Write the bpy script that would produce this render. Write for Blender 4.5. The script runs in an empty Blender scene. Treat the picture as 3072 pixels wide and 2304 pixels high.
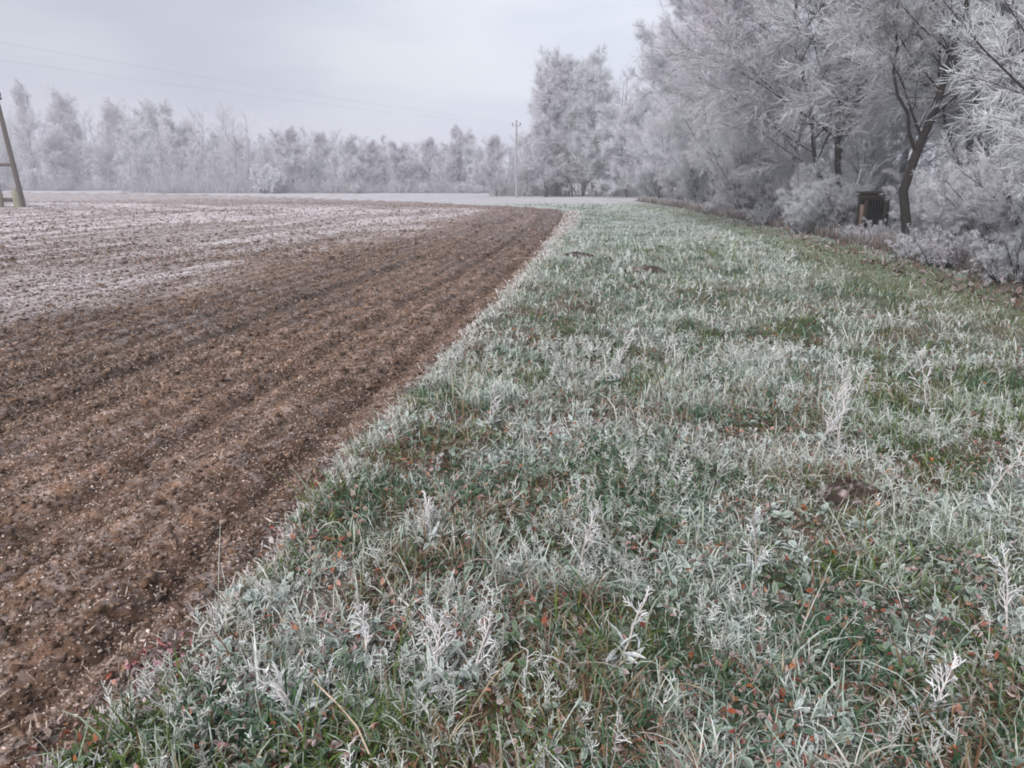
import bpy, math
import numpy as np
S = bpy.context.scene
C = S.collection
R = math.radians
rng = np.random.default_rng(7)

# ------------------------------------------------------------------ camera
cam = bpy.data.objects.new('camera', bpy.data.cameras.new('camera')); C.objects.link(cam)
cam.location = (0, 0, 1.6); cam.rotation_euler = (R(90 - 14.2), 0, 0)
cam.data.sensor_width = 36; cam.data.lens = 28.26
cam.data.clip_start = 0.05; cam.data.clip_end = 3000
S.camera = cam
# ------------------------------------------------------------------ sky and sun
SUN_EL, SUN_AZ = R(42), R(205)          # azimuth from +Y towards +X
W = bpy.data.worlds.new('World'); S.world = W; W.use_nodes = True
nt = W.node_tree; nt.nodes.clear()
def N(t, ty, **k):
    n = t.nodes.new(ty)
    for a, b in k.items(): setattr(n, a, b)
    return n
wo = N(nt, 'ShaderNodeOutputWorld'); sky = N(nt, 'ShaderNodeTexSky')
sky.sky_type = 'NISHITA'; sky.sun_disc = False; sky.sun_elevation = SUN_EL; sky.sun_rotation = SUN_AZ
b1 = N(nt, 'ShaderNodeBackground'); b1.inputs[1].default_value = 0.1
nt.links.new(sky.outputs[0], b1.inputs[0])
tc = N(nt, 'ShaderNodeTexCoord'); mp = N(nt, 'ShaderNodeMapping'); mp.inputs['Scale'].default_value = (1.0, 1.0, 3.2)
mp.inputs['Rotation'].default_value = (0.0, 0.25, 0.3)
nz = N(nt, 'ShaderNodeTexNoise'); nz.inputs['Scale'].default_value = 2.1; nz.inputs['Detail'].default_value = 5; nz.inputs['Roughness'].default_value = .5
nt.links.new(tc.outputs['Generated'], mp.inputs[0]); nt.links.new(mp.outputs[0], nz.inputs[0])
cr = N(nt, 'ShaderNodeValToRGB'); cr.color_ramp.elements[0].position = .35; cr.color_ramp.elements[0].color = (.43, .45, .56, 1)
cr.color_ramp.elements[1].position = .68; cr.color_ramp.elements[1].color = (.62, .65, .675, 1)
nt.links.new(nz.outputs[0], cr.inputs[0])
# brighter cloud towards the hidden sun
dp = N(nt, 'ShaderNodeVectorMath', operation='DOT_PRODUCT')
dp.inputs[1].default_value = (.30, .88, .36)
nt.links.new(tc.outputs['Generated'], dp.inputs[0])
mr = N(nt, 'ShaderNodeMapRange'); mr.inputs[1].default_value = .75; mr.inputs[2].default_value = 1.0
mr.interpolation_type = 'SMOOTHSTEP'; mr.inputs[3].default_value = 1.0; mr.inputs[4].default_value = 1.42
nt.links.new(dp.outputs['Value'], mr.inputs[0])
vm = N(nt, 'ShaderNodeVectorMath', operation='SCALE'); nt.links.new(cr.outputs[0], vm.inputs[0]); nt.links.new(mr.outputs[0], vm.inputs['Scale'])
b2 = N(nt, 'ShaderNodeBackground'); b2.inputs[1].default_value = 1.0; nt.links.new(vm.outputs[0], b2.inputs[0])
mx = N(nt, 'ShaderNodeMixShader'); mx.inputs[0].default_value = .93
nt.links.new(b1.outputs[0], mx.inputs[1]); nt.links.new(b2.outputs[0], mx.inputs[2]); nt.links.new(mx.outputs[0], wo.inputs[0])
sl = bpy.data.lights.new('sun', 'SUN'); sl.energy = 4.0; sl.angle = R(40); sl.color = (1, .975, .96)
so = bpy.data.objects.new('sun', sl); C.objects.link(so); so.rotation_euler = (R(90) - SUN_EL, 0, math.pi - SUN_AZ)
S.view_settings.view_transform = 'Standard'; S.view_settings.look = 'None'; S.view_settings.exposure = 0.2
S.view_settings.gamma = 1
S.cycles.max_bounces = 6; S.cycles.diffuse_bounces = 5; S.cycles.glossy_bounces = 2; S.cycles.transmission_bounces = 2
S.cycles.volume_bounces = 1
S.cycles.filter_width = 1.9

# ------------------------------------------------------------------ helpers
def tag(o, label=None, cat=None, group=None, kind=None):
    if label: o['label'] = label
    if cat: o['category'] = cat
    if group: o['group'] = group
    if kind: o['kind'] = kind
    return o
def empty(name, loc, rz=0):
    o = bpy.data.objects.new(name, None); C.objects.link(o); o.location = loc; o.rotation_euler = (0, 0, rz); o.empty_display_size = .2
    return o
def mesh(name, V, Q, mat, attrs=None, smooth=False):
    V = np.asarray(V, dtype=np.float32).reshape(-1, 3); Q = np.asarray(Q, dtype=np.int32).reshape(-1, 4)
    me = bpy.data.meshes.new(name); me.vertices.add(len(V)); me.vertices.foreach_set('co', V.ravel())
    me.loops.add(Q.size); me.loops.foreach_set('vertex_index', Q.ravel())
    me.polygons.add(len(Q)); me.polygons.foreach_set('loop_start', np.arange(0, Q.size, 4, dtype=np.int32))
    me.polygons.foreach_set('loop_total', np.full(len(Q), 4, dtype=np.int32))
    if smooth: me.polygons.foreach_set('use_smooth', np.ones(len(Q), dtype=bool))
    for k, v in (attrs or {}).items():
        v = np.asarray(v, dtype=np.float32)
        if v.ndim == 1:
            a = me.attributes.new(k, 'FLOAT', 'POINT'); a.data.foreach_set('value', v)
        else:
            a = me.attributes.new(k, 'FLOAT_COLOR', 'POINT')
            a.data.foreach_set('color', np.concatenate([v, np.ones((len(v), 1), np.float32)], 1).ravel())
    me.update(calc_edges=True); me.materials.append(mat)
    return me
def obj(name, me, parent=None, loc=None):
    o = bpy.data.objects.new(name, me); C.objects.link(o)
    if parent: o.parent = parent
    if loc is not None: o.location = loc
    return o
class Geo:
    def __init__(s): s.V, s.Q, s.n, s.A = [], [], 0, []
    def add(s, V, Q, a=None):
        V = np.asarray(V, float).reshape(-1, 3); s.V.append(V); s.Q.append(np.asarray(Q).reshape(-1, 4) + s.n); s.n += len(V)
        if a is not None:
            a = np.asarray(a, float)
            s.A.append(a if (a.ndim and len(a) == len(V) and len(V)) else np.broadcast_to(a, (len(V),) + a.shape))
        return s
    def build(s, name, mat, key=None, smooth=False):
        return mesh(name, np.concatenate(s.V), np.concatenate(s.Q), mat, {key: np.concatenate(s.A)} if key else None, smooth)
def tubes(P, r, m=3):
    """P (n,k,3) paths, r (n,k) radii -> verts, quads"""
    n, k, _ = P.shape
    T = np.gradient(P, axis=1); T /= np.linalg.norm(T, axis=2, keepdims=True) + 1e-9
    ref = rng.normal(size=(n, 1, 3)); ref = np.broadcast_to(ref, T.shape)
    a = np.cross(T, ref); a /= np.linalg.norm(a, axis=2, keepdims=True) + 1e-9
    b = np.cross(T, a)
    th = np.arange(m) * 2 * np.pi / m
    V = P[:, :, None] + r[:, :, None, None] * (np.cos(th)[None, None, :, None] * a[:, :, None] + np.sin(th)[None, None, :, None] * b[:, :, None])
    i = np.arange(n)[:, None, None] * k * m; j = np.arange(k - 1)[None, :, None] * m; q = np.arange(m)[None, None, :]
    q2 = (q + 1) % m
    Q = np.stack([i + j + q, i + j + q2, i + j + m + q2, i + j + m + q], -1)
    return V.reshape(-1, 3), Q.reshape(-1, 4)
def box(x0, x1, y0, y1, z0, z1):
    V = [(x, y, z) for z in (z0, z1) for x, y in ((x0, y0), (x1, y0), (x1, y1), (x0, y1))]
    return V, [(3, 2, 1, 0), (4, 5, 6, 7), (0, 1, 5, 4), (1, 2, 6, 5), (2, 3, 7, 6), (3, 0, 4, 7)]
_perm = np.random.default_rng(3).random((256, 256))
def vn(x, y, s, o=0):
    x = x / s + 37.7 * o; y = y / s + 91.3 * o
    xi = np.floor(x).astype(int); yi = np.floor(y).astype(int); fx = x - xi; fy = y - yi
    fx = fx * fx * (3 - 2 * fx); fy = fy * fy * (3 - 2 * fy)
    g = lambda a, b: _perm[(a + 17 * o) & 255, (b + 5 * o) & 255]
    return (g(xi, yi) * (1 - fx) + g(xi + 1, yi) * fx) * (1 - fy) + (g(xi, yi + 1) * (1 - fx) + g(xi + 1, yi + 1) * fx) * fy
def fbm(x, y, s, n=3, o=0):
    v = 0; a = 1; t = 0
    for i in range(n): v = v + a * vn(x, y, s / 2 ** i, o + i); t += a; a *= .55
    return v / t
def sst(a, b, x):
    t = np.clip((x - a) / (b - a), 0, 1); return t * t * (3 - 2 * t)
def lerp(a, b, t): return a + (b - a) * t
def mixc(a, b, t): return np.asarray(a) * (1 - t)[:, None] + np.asarray(b) * t[:, None]

# ------------------------------------------------------------------ materials
def material(name, build):
    m = bpy.data.materials.new(name); m.use_nodes = True; t = m.node_tree; t.nodes.clear()
    o = N(t, 'ShaderNodeOutputMaterial'); p = N(t, 'ShaderNodeBsdfPrincipled'); t.links.new(p.outputs[0], o.inputs[0])
    p.inputs['Roughness'].default_value = .85; p.inputs['Specular IOR Level'].default_value = .25
    build(t, p, o); return m
def noise(t, scale, detail=3, rough=.6, coord='Object', vec=None):
    n = N(t, 'ShaderNodeTexNoise'); n.inputs['Scale'].default_value = scale; n.inputs['Detail'].default_value = detail; n.inputs['Roughness'].default_value = rough
    if vec is None:
        c = N(t, 'ShaderNodeTexCoord'); vec = c.outputs[coord]
    t.links.new(vec, n.inputs['Vector']); return n.outputs['Fac']
def ramp(t, fac, a, b, p0=.3, p1=.7):
    r = N(t, 'ShaderNodeValToRGB'); r.color_ramp.elements[0].position = p0; r.color_ramp.elements[1].position = p1
    r.color_ramp.elements[0].color = (*a, 1); r.color_ramp.elements[1].color = (*b, 1); t.links.new(fac, r.inputs[0]); return r.outputs[0]
def mixn(t, fac, a, b, bt='MIX'):
    m = N(t, 'ShaderNodeMix', data_type='RGBA', blend_type=bt)
    for s, v in ((0, fac), (6, a), (7, b)):
        if hasattr(v, 'links'): t.links.new(v, m.inputs[s])
        else: m.inputs[s].default_value = v if s == 0 else (*v, 1)
    return m.outputs[2]
def math_(t, op, a, b):
    m = N(t, 'ShaderNodeMath', operation=op); m.use_clamp = False
    for s, v in ((0, a), (1, b)):
        if hasattr(v, 'links'): t.links.new(v, m.inputs[s])
        else: m.inputs[s].default_value = v
    return m.outputs[0]
def attr(t, name, out='Color'):
    a = N(t, 'ShaderNodeAttribute'); a.attribute_name = name; return a.outputs[out]
def bump(t, p, h, strength, dist):
    b = N(t, 'ShaderNodeBump'); b.inputs['Strength'].default_value = strength; b.inputs['Distance'].default_value = dist
    t.links.new(h, b.inputs['Height']); t.links.new(b.outputs[0], p.inputs['Normal'])
def m_ground(t, p, o):
    n1 = noise(t, 38, 6, .75); n2 = noise(t, 6, 5, .7)
    c = mixn(t, 1.0, attr(t, 'Col'), ramp(t, n1, (.42, .42, .42), (1.55, 1.5, 1.5), .32, .7), 'MULTIPLY')
    c = mixn(t, 1.0, c, ramp(t, n2, (.7, .7, .7), (1.3, 1.3, 1.3), .3, .7), 'MULTIPLY')
    t.links.new(c, p.inputs['Base Color']); p.inputs['Roughness'].default_value = .95
    bump(t, p, n1, .6, .02)
M_ground = material('soil and frost', m_ground)
def m_verge(t, p, o):
    n1 = noise(t, 30, 6, .8)
    c = mixn(t, 1.0, attr(t, 'Col'), ramp(t, n1, (.45, .45, .45), (1.5, 1.5, 1.5), .32, .7), 'MULTIPLY')
    t.links.new(c, p.inputs['Base Color']); p.inputs['Roughness'].default_value = .95
    bump(t, p, n1, .7, .03)
M_verge = material('turf base', m_verge)
def m_blade(t, p, o):
    n = noise(t, 90, 3, .7)
    c = mixn(t, 1.0, attr(t, 'Col'), ramp(t, n, (.72, .72, .72), (1.25, 1.25, 1.25), .3, .7), 'MULTIPLY')
    t.links.new(c, p.inputs['Base Color']); p.inputs['Roughness'].default_value = .75
    tr = N(t, 'ShaderNodeBsdfTranslucent'); t.links.new(c, tr.inputs[0]); mx = N(t, 'ShaderNodeMixShader'); mx.inputs[0].default_value = .18
    t.links.new(p.outputs[0], mx.inputs[1]); t.links.new(tr.outputs[0], mx.inputs[2]); t.links.new(mx.outputs[0], o.inputs[0])
M_blade = material('frosted blades', m_blade)
FROST_A, FROST_B = (.91, .875, .935), (.86, .90, .92)
def m_twig(t, p, o):
    oi = N(t, 'ShaderNodeObjectInfo')
    n = noise(t, .55, 2, .5); n2 = noise(t, 25, 3, .7)
    tint = mixn(t, math_(t, 'MULTIPLY', math_(t, 'ADD', ramp(t, n, (0, 0, 0), (1, 1, 1), .35, .65), oi.outputs['Random']), .5), FROST_A, FROST_B)
    f = attr(t, 'frost', 'Fac')
    f = math_(t, 'MULTIPLY', f, ramp(t, n2, (.62, .62, .62), (1.05, 1.05, 1.05), .3, .6))
    c = mixn(t, f, (.055, .045, .045), tint)
    t.links.new(c, p.inputs['Base Color'])
    tr = N(t, 'ShaderNodeBsdfTranslucent'); t.links.new(c, tr.inputs[0]); mx = N(t, 'ShaderNodeMixShader'); mx.inputs[0].default_value = .32
    t.links.new(p.outputs[0], mx.inputs[1]); t.links.new(tr.outputs[0], mx.inputs[2]); t.links.new(mx.outputs[0], o.inputs[0])
M_twig = material('hoarfrost twigs', m_twig)
def m_bark(t, p, o):
    g = N(t, 'ShaderNodeNewGeometry'); sp = N(t, 'ShaderNodeSeparateXYZ'); t.links.new(g.outputs['Normal'], sp.inputs[0])
    n = noise(t, 9, 4, .7); n2 = noise(t, 40, 4, .7)
    k = math_(t, 'ADD', math_(t, 'MULTIPLY', sp.outputs[2], .55), math_(t, 'MULTIPLY', n, .75))
    k = ramp(t, k, (0, 0, 0), (1, 1, 1), .58, .92)
    dark = ramp(t, n2, (.012, .010, .010), (.055, .044, .042), .3, .7)
    c = mixn(t, k, dark, (.6, .58, .63)); t.links.new(c, p.inputs['Base Color']); bump(t, p, n2, 1.0, .05)
M_bark = material('dark bark with frost', m_bark)
def m_wood(a, b, f=.45):
    def fn(t, p, o):
        c = N(t, 'ShaderNodeTexCoord'); mpn = N(t, 'ShaderNodeMapping'); mpn.inputs['Scale'].default_value = (9, 9, .8); t.links.new(c.outputs['Object'], mpn.inputs[0])
        n = noise(t, 4, 5, .7, vec=mpn.outputs[0])
        t.links.new(ramp(t, n, a, b, .3, .7), p.inputs['Base Color']); bump(t, p, n, .5, .01)
    return fn
M_pole = material('weathered timber', m_wood((.035, .026, .020), (.105, .078, .058)))
M_palepole = material('grey concrete pole', m_wood((.18, .18, .19), (.34, .34, .36)))
M_foot = material('mossy concrete footing', m_wood((.12, .11, .075), (.27, .25, .18)))
M_hut = material('dark stained boards', m_wood((.012, .008, .006), (.05, .034, .024)))
M_plank = material('bare brown board', m_wood((.10, .07, .055), (.25, .18, .15)))
M_wire = material('grey cable', lambda t, p, o: p.inputs['Base Color'].__setattr__('default_value', (.3, .3, .32, 1)))
M_ceramic = material('insulator glaze', lambda t, p, o: (p.inputs['Base Color'].__setattr__('default_value', (.03, .035, .03, 1)), p.inputs['Roughness'].__setattr__('default_value', .3)))

# ------------------------------------------------------------------ the lie of the land
EDGE = np.array([(-2.3, -60), (-1.9, -12), (-1.5, 0), (-1.31, 1.92), (-1.21, 2.38), (-1.08, 3.34), (-.88, 5.28), (-.4, 9.13), (.2, 14.38), (1.29, 24.23),
                 (2.5, 36.0), (3.0, 42.0), (2.5, 49), (-.2, 55.4), (-4, 61), (-12, 72), (-34, 97), (-80, 125), (-400, 150)], float)
STRIP = np.array([(-9, -60), (-7.6, 0), (-6.52, 10.15), (-5.78, 12.45), (-5.06, 17.5), (-4.21, 24.2), (-2.33, 39), (-1.27, 47), (-3, 52), (-12, 58), (-60, 70)], float)
HEDGE = np.array([(5.9, -60), (6.8, 0), (7.3, 11.4), (7.77, 15.15), (8.6, 22.3), (8.98, 29.2), (8.9, 34.4), (9.46, 48.9), (9.37, 68.3), (8, 90), (8, 400)], float)
def sdist(P, L):
    """signed distance to polyline L (positive on its right-hand side when walking along it)"""
    best = np.full(len(P), 1e9); sg = np.ones(len(P))
    for a, b in zip(L[:-1], L[1:]):
        d = b - a; t = np.clip(((P - a) @ d) / (d @ d), 0, 1); q = a + t[:, None] * d
        dd = np.hypot(*(P - q).T); s = np.where((P[:, 0] - a[0]) * d[1] - (P[:, 1] - a[1]) * d[0] > 0, 1, -1)
        m = dd < best - 1e-9; best[m] = dd[m]; sg[m] = s[m]
    return best * sg
def wob(P):
    x, y = P[:, 0], P[:, 1]
    return (vn(x, y, .55, 4) - .5) * .09 + (vn(x, y, .13, 5) - .5) * .06
def height(P, r, de):
    x, y = P[:, 0], P[:, 1]
    w = lambda lam: sst(1.5, 4, lam / (r * .006 + 1e-6))
    de = de + wob(P)
    fld = sst(.12, -.12, de)
    z = (fbm(x, y, 9, 2, 1) - .5) * .16 * sst(3, 14, r)
    zf = -.07 + (np.sin(de * 2 * math.pi / .31 + vn(x, y, 5, 3) * 1.5) * .011) * w(.31) * sst(.2, .6, -de)
    for c, wd, dp_ in ((-.42, .13, .055), (-1.25, .14, .04), (-2.75, .2, .05), (-3.5, .18, .03)):
        zf = zf - dp_ * 1.3 * np.exp(-((de - c) / wd) ** 2) * (.6 + .8 * vn(x, y, .7, 9))
    cl = np.abs(vn(x, y, .16, 11) - .5) * 2
    zf = zf + (cl ** 1.3) * .022 * w(.16) + (fbm(x, y, .075, 2, 13) ** 2) * .045 * w(.075) + vn(x, y, .022, 17) * .018 * w(.022)
    zv = (fbm(x, y, 1.3, 2, 21) - .5) * .10 + (vn(x, y, .3, 23) - .5) * .035 * w(.3) + (vn(x, y, .09, 24) - .5) * .02 * w(.09)
    return z + zf * fld + zv * (1 - fld)
def frostmap(P, r):
    """how much hoarfrost lies on the turf, 0..1"""
    x, y = P[:, 0], P[:, 1]; de = sdist(P, EDGE); dh = -sdist(P, HEDGE)
    f = .37 + (fbm(x, y, 1.1, 3, 31) - .5) * 1.1 + (fbm(x, y, 5, 2, 35) - .5) * .4 + sst(3, 16, r) * .16
    f = f - .42 * np.exp(-((dh - .75) / 1.0) ** 2) * (y > 0)
    f = f + .35 * np.exp(-(de / .5) ** 2) * sst(5, 16, y) + .3 * np.exp(-((dh - 2.4 - (vn(x, y, 3, 40) - .5)) / .5) ** 2) * sst(9, 14, y)
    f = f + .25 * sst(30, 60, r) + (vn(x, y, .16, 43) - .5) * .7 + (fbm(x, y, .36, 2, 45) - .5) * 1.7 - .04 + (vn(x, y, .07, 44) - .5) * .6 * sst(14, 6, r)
    return np.clip(f, .02, 1)
def brownmap(P):
    x, y = P[:, 0], P[:, 1]
    b = sst(.49, .62, fbm(x, y, .6, 3, 51)) * (.9 + .2 * sst(6, 3, np.hypot(x, y)))
    b = b + sst(.8, .2, -sdist(P, HEDGE)) * .7 + .8 * np.exp(-(np.hypot(x - 6.3, (y - 9.2) * .6) / 1.3) ** 2)
    return np.clip(b, 0, 1)

# ------------------------------------------------------------------ ground sheets
ang = np.concatenate([np.arange(-180, -44, 4.0), np.arange(-44, 44, .145), np.arange(44, 180, 4.0)]) * math.pi / 180
rr = [.05, .3, .6, .9]
while rr[-1] < 400: rr.append(rr[-1] * (1.0052 if rr[-1] < 70 else 1.03))
rr = np.array(rr); nr, na = len(rr), len(ang)
RR, AA = np.meshgrid(rr, ang, indexing='ij')
P = np.stack([(RR * np.sin(AA)).ravel(), (RR * np.cos(AA)).ravel()], 1); r = RR.ravel()
de = sdist(P, EDGE); ds = sdist(P, STRIP)
z = height(P, r, de)
i, j = np.meshgrid(np.arange(nr - 1), np.arange(na), indexing='ij'); j2 = (j + 1) % na
Q = np.stack([i * na + j, i * na + j2, (i + 1) * na + j2, (i + 1) * na + j], -1).reshape(-1, 4)[:, ::-1]
V = np.concatenate([P, z[:, None]], 1)
x, y = P.T
# soil colours: damp brown with frost caught on the raised crumbs, far field nearly white with it
dew = de + wob(P)
soil = mixc((.066, .036, .022), (.145, .088, .058), sst(.3, .7, fbm(x, y, .5, 3, 61)))
soil = soil * (.75 + .5 * vn(x, y, .06, 62))[:, None]
hi = sst(.42, .75, np.abs(vn(x, y, .16, 11) - .5) * .5 + fbm(x, y, .075, 2, 13) * .6 + (vn(x, y, .03, 66) - .5) * 1.1 + .1)
far = sst(1.3, -2.0, ds + (fbm(x, y, 3, 3, 63) - .5) * 4)
# streaks that run with the rows
sc = np.clip(-de, 0, 400)
streak = fbm(x * .25 + y * .05, y * .22 - x * .35, 1.2, 3, 65)
row = .5 + .5 * np.sin(sc * 2 * math.pi / 1.5 + fbm(x, y, 9, 2, 67) * 5)
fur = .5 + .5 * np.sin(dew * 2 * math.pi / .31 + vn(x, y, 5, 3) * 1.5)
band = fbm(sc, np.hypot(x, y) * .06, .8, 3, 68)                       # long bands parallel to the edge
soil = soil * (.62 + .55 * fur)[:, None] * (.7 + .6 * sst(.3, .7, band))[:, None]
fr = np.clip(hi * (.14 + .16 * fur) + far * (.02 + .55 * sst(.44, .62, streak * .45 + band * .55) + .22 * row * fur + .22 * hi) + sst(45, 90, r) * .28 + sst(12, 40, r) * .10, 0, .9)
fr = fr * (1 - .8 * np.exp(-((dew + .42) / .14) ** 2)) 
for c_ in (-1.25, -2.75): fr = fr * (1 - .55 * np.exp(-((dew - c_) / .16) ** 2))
# dark wheel turns in the far field
for cx, cy, ra in ((-14, 22, 9), (-14, 22, 10.6), (-16, 40, 12), (-16, 40, 13.7), (-30, 30, 18)):
    fr = fr * (1 - .5 * np.exp(-((np.hypot(x - cx, y - cy) - ra) / .22) ** 2) * sst(.35, .6, fbm(x, y, 4, 2, 71)))
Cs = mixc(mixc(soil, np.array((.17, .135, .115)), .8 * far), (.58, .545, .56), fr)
fm = frostmap(P, r); bm_ = brownmap(P); pale_ = sst(50, 68, r) * (.45 + .5 * fbm(x, y * 3, 7, 3, 47))
tb = mixc((.045, .058, .026), (.075, .045, .025), np.clip(bm_ + .25, 0, 1))
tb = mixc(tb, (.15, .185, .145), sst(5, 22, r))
tb = mixc(tb, np.array((.15, .18, .09)), .6 * np.exp(-((-sdist(P, HEDGE) - .8) / 1.1) ** 2) * sst(3, 10, y))
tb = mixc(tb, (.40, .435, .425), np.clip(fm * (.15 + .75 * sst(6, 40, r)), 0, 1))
isf = (dew[Q].mean(1) < 0)
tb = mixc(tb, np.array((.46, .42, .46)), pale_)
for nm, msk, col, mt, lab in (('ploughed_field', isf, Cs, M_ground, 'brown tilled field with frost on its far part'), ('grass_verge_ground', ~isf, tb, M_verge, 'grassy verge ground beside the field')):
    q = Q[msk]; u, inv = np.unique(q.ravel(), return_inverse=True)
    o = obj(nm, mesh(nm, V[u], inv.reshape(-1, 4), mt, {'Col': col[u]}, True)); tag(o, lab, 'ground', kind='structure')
def gz(P):
    P = np.atleast_2d(np.asarray(P, float)); return height(P, np.hypot(*P.T), sdist(P, EDGE))
def g1(x, y): return float(gz([(x, y)])[0])

# ------------------------------------------------------------------ scatter helpers
def scatter(n, r0, r1, a0=-40, a1=40, p=1.6):
    """points round the viewpoint, density falling with distance like r^-p"""
    u = rng.random(n); e = 2 - p
    rr_ = (r0 ** e + u * (r1 ** e - r0 ** e)) ** (1 / e); a = np.radians(rng.uniform(a0, a1, n))
    return np.stack([rr_ * np.sin(a), rr_ * np.cos(a)], 1), rr_
def blades(P, z, L, w, lean, az, curl, c0, c1, k=4):
    """curved tapering strips, colour c0 at the root to c1 at the tip"""
    n = len(P); t = np.linspace(0, 1, k)
    d = np.stack([np.sin(az), np.cos(az)], 1)
    th = lean[:, None] + curl[:, None] * t[None]                      # angle from vertical along the blade
    ds_ = L[:, None] / (k - 1)
    hx = np.concatenate([np.zeros((n, 1)), np.cumsum(np.sin(th[:, :-1]) * ds_, 1)], 1)
    hz = np.concatenate([np.zeros((n, 1)), np.cumsum(np.cos(th[:, :-1]) * ds_, 1)], 1)
    mid = np.stack([P[:, :1] + d[:, :1] * hx, P[:, 1:] + d[:, 1:] * hx, z[:, None] + hz], 2)
    tw = az + math.pi / 2 + rng.normal(0, .5, n)
    s = np.stack([np.sin(tw), np.cos(tw), rng.normal(0, .25, n)], 1)
    ww = w[:, None] * np.interp(t, [0, .4, 1], [.7, 1, .12])[None] * .5
    V = np.stack([mid - s[:, None] * ww[..., None], mid + s[:, None] * ww[..., None]], 2)
    i = np.arange(n)[:, None] * k * 2; j = np.arange(k - 1)[None] * 2
    Q = np.stack([i + j, i + j + 1, i + j + 3, i + j + 2], -1)
    Cc = c0[:, None] * (1 - t[None, :, None]) + c1[:, None] * t[None, :, None]
    return V.reshape(-1, 3), Q.reshape(-1, 4), np.repeat(Cc[:, :, None], 2, 2).reshape(-1, 3)

# ------------------------------------------------------------------ frosted turf
def turf(n, r0, r1, p, k):
    P, r = scatter(n, r0, r1, p=p)
    # gather into tufts
    tuft = rng.random(n) < .6
    cell = .07 * np.clip(r / 4, 1, 4)
    cen = np.stack([(np.floor(P[:, 0] / cell) + .5) * cell, (np.floor(P[:, 1] / cell) + .5) * cell], 1)
    h1 = vn(cen[:, 0], cen[:, 1], .011, 81) - .5; h2 = vn(cen[:, 0], cen[:, 1], .013, 83) - .5
    cen = cen + np.stack([h1, h2], 1) * cell[:, None]
    P = np.where(tuft[:, None], P + (cen - P) * .65, P)
    de = sdist(P, EDGE) + wob(P); dh = -sdist(P, HEDGE)
    ok = (de > -.02) & (dh > -1.2); P, r, dh, de = P[ok], r[ok], dh[ok], de[ok]; n = len(P)
    f = frostmap(P, r); b = brownmap(P); z = gz(P) - .006
    lod = np.clip(r / 4.5, 1, 12) ** .8
    hgt = .7 + 1.3 * fbm(P[:, 0], P[:, 1], .45, 2, 85) ** 1.5
    L = rng.gamma(5, .0118, n) * hgt * (.55 + .9 * vn(P[:, 0], P[:, 1], .14 , 86) ** 1.2) * (1 + .16 * (lod - 1)) * (1 + .9 * (rng.random(n) < .07)) * np.where(dh < 1.4, .7, 1) * (1.0 - .12 * sst(5, 12, r)) * np.where(r > 20, .8, 1)
    w = rng.uniform(.0034, .0085, n) * lod
    az = rng.uniform(0, 2 * math.pi, n) + vn(P[:, 0], P[:, 1], .3, 87) * 2
    lean = rng.normal(.6, .42, n); curl = rng.normal(1.4, .9, n)
    kind = rng.random(n)
    green = mixc((.030, .075, .010), (.13, .19, .03), rng.random(n))
    blue = mixc((.022, .075, .030), (.06, .14, .06), rng.random(n))
    green = np.where((fbm(P[:, 0], P[:, 1], .6, 2, 89) > .5)[:, None], green, blue)
    straw = mixc((.20, .13, .06), (.38, .29, .18), rng.random(n))
    rust = mixc((.11, .05, .025), (.17, .085, .045), rng.random(n))
    gs = np.exp(-((dh - .9) / 1.1) ** 2) * .7; green = mixc(green, np.array((.17, .20, .09)), gs)
    base = np.where((kind < .13 + .42 * b)[:, None], straw, green)
    base = np.where((kind < .06 + .22 * b)[:, None], rust, base)
    fb = np.clip(f * .9 + rng.normal(0, .3, n), 0, 1)
    frost = mixc((.62, .71, .64), (.88, .89, .87), rng.random(n))
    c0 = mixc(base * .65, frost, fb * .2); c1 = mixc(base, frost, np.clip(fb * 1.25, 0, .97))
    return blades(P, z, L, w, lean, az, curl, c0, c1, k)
G = Geo()
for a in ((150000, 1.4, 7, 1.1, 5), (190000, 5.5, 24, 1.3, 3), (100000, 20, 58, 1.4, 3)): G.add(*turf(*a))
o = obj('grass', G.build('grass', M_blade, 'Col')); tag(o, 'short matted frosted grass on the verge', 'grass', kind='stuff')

# broad low leaves (clover, dandelion and dock) with frosted rims
def leaves(P, z, L, W, az, tilt, roll, cup, cm, ce):
    """3x4 leaf patches"""
    n = len(P); t = np.linspace(0, 1, 5); s = np.array([-1, 0, 1])
    prof = np.array([.12, .75, 1, .75, .05])
    lx = L[:, None, None] * t[None, :, None] * np.ones((1, 1, 3))
    ly = W[:, None, None] * .5 * prof[None, :, None] * s[None, None]
    lz = cup[:, None, None] * (np.abs(s)[None, None] * W[:, None, None] * prof[None, :, None] * .5) - (cup * .7 * L)[:, None, None] * (t[None, :, None] ** 2) * .6
    ct, st = np.cos(tilt)[:, None, None], np.sin(tilt)[:, None, None]
    cr_, sr = np.cos(roll)[:, None, None], np.sin(roll)[:, None, None]
    ly, lz = ly * cr_ - lz * sr, ly * sr + lz * cr_
    X = lx * ct - lz * st; Z = lx * st + lz * ct
    ca, sa = np.cos(az)[:, None, None], np.sin(az)[:, None, None]
    V = np.stack([P[:, 0, None, None] + X * ca - ly * sa, P[:, 1, None, None] + X * sa + ly * ca, z[:, None, None] + Z], -1)
    i = np.arange(n)[:, None, None] * 15; a = np.arange(4)[None, :, None] * 3; b = np.arange(2)[None, None]
    Q = np.stack([i + a + b, i + a + b + 3, i + a + b + 4, i + a + b + 1], -1)
    e = np.abs(s)[None, None, :, None] * np.ones((1, 5, 1, 1)); e = np.maximum(e, (t == 1)[None, :, None, None])
    Cc = cm[:, None, None] * (1 - e) + ce[:, None, None] * e
    return V.reshape(-1, 3), Q.reshape(-1, 4), Cc.reshape(-1, 3)
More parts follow.
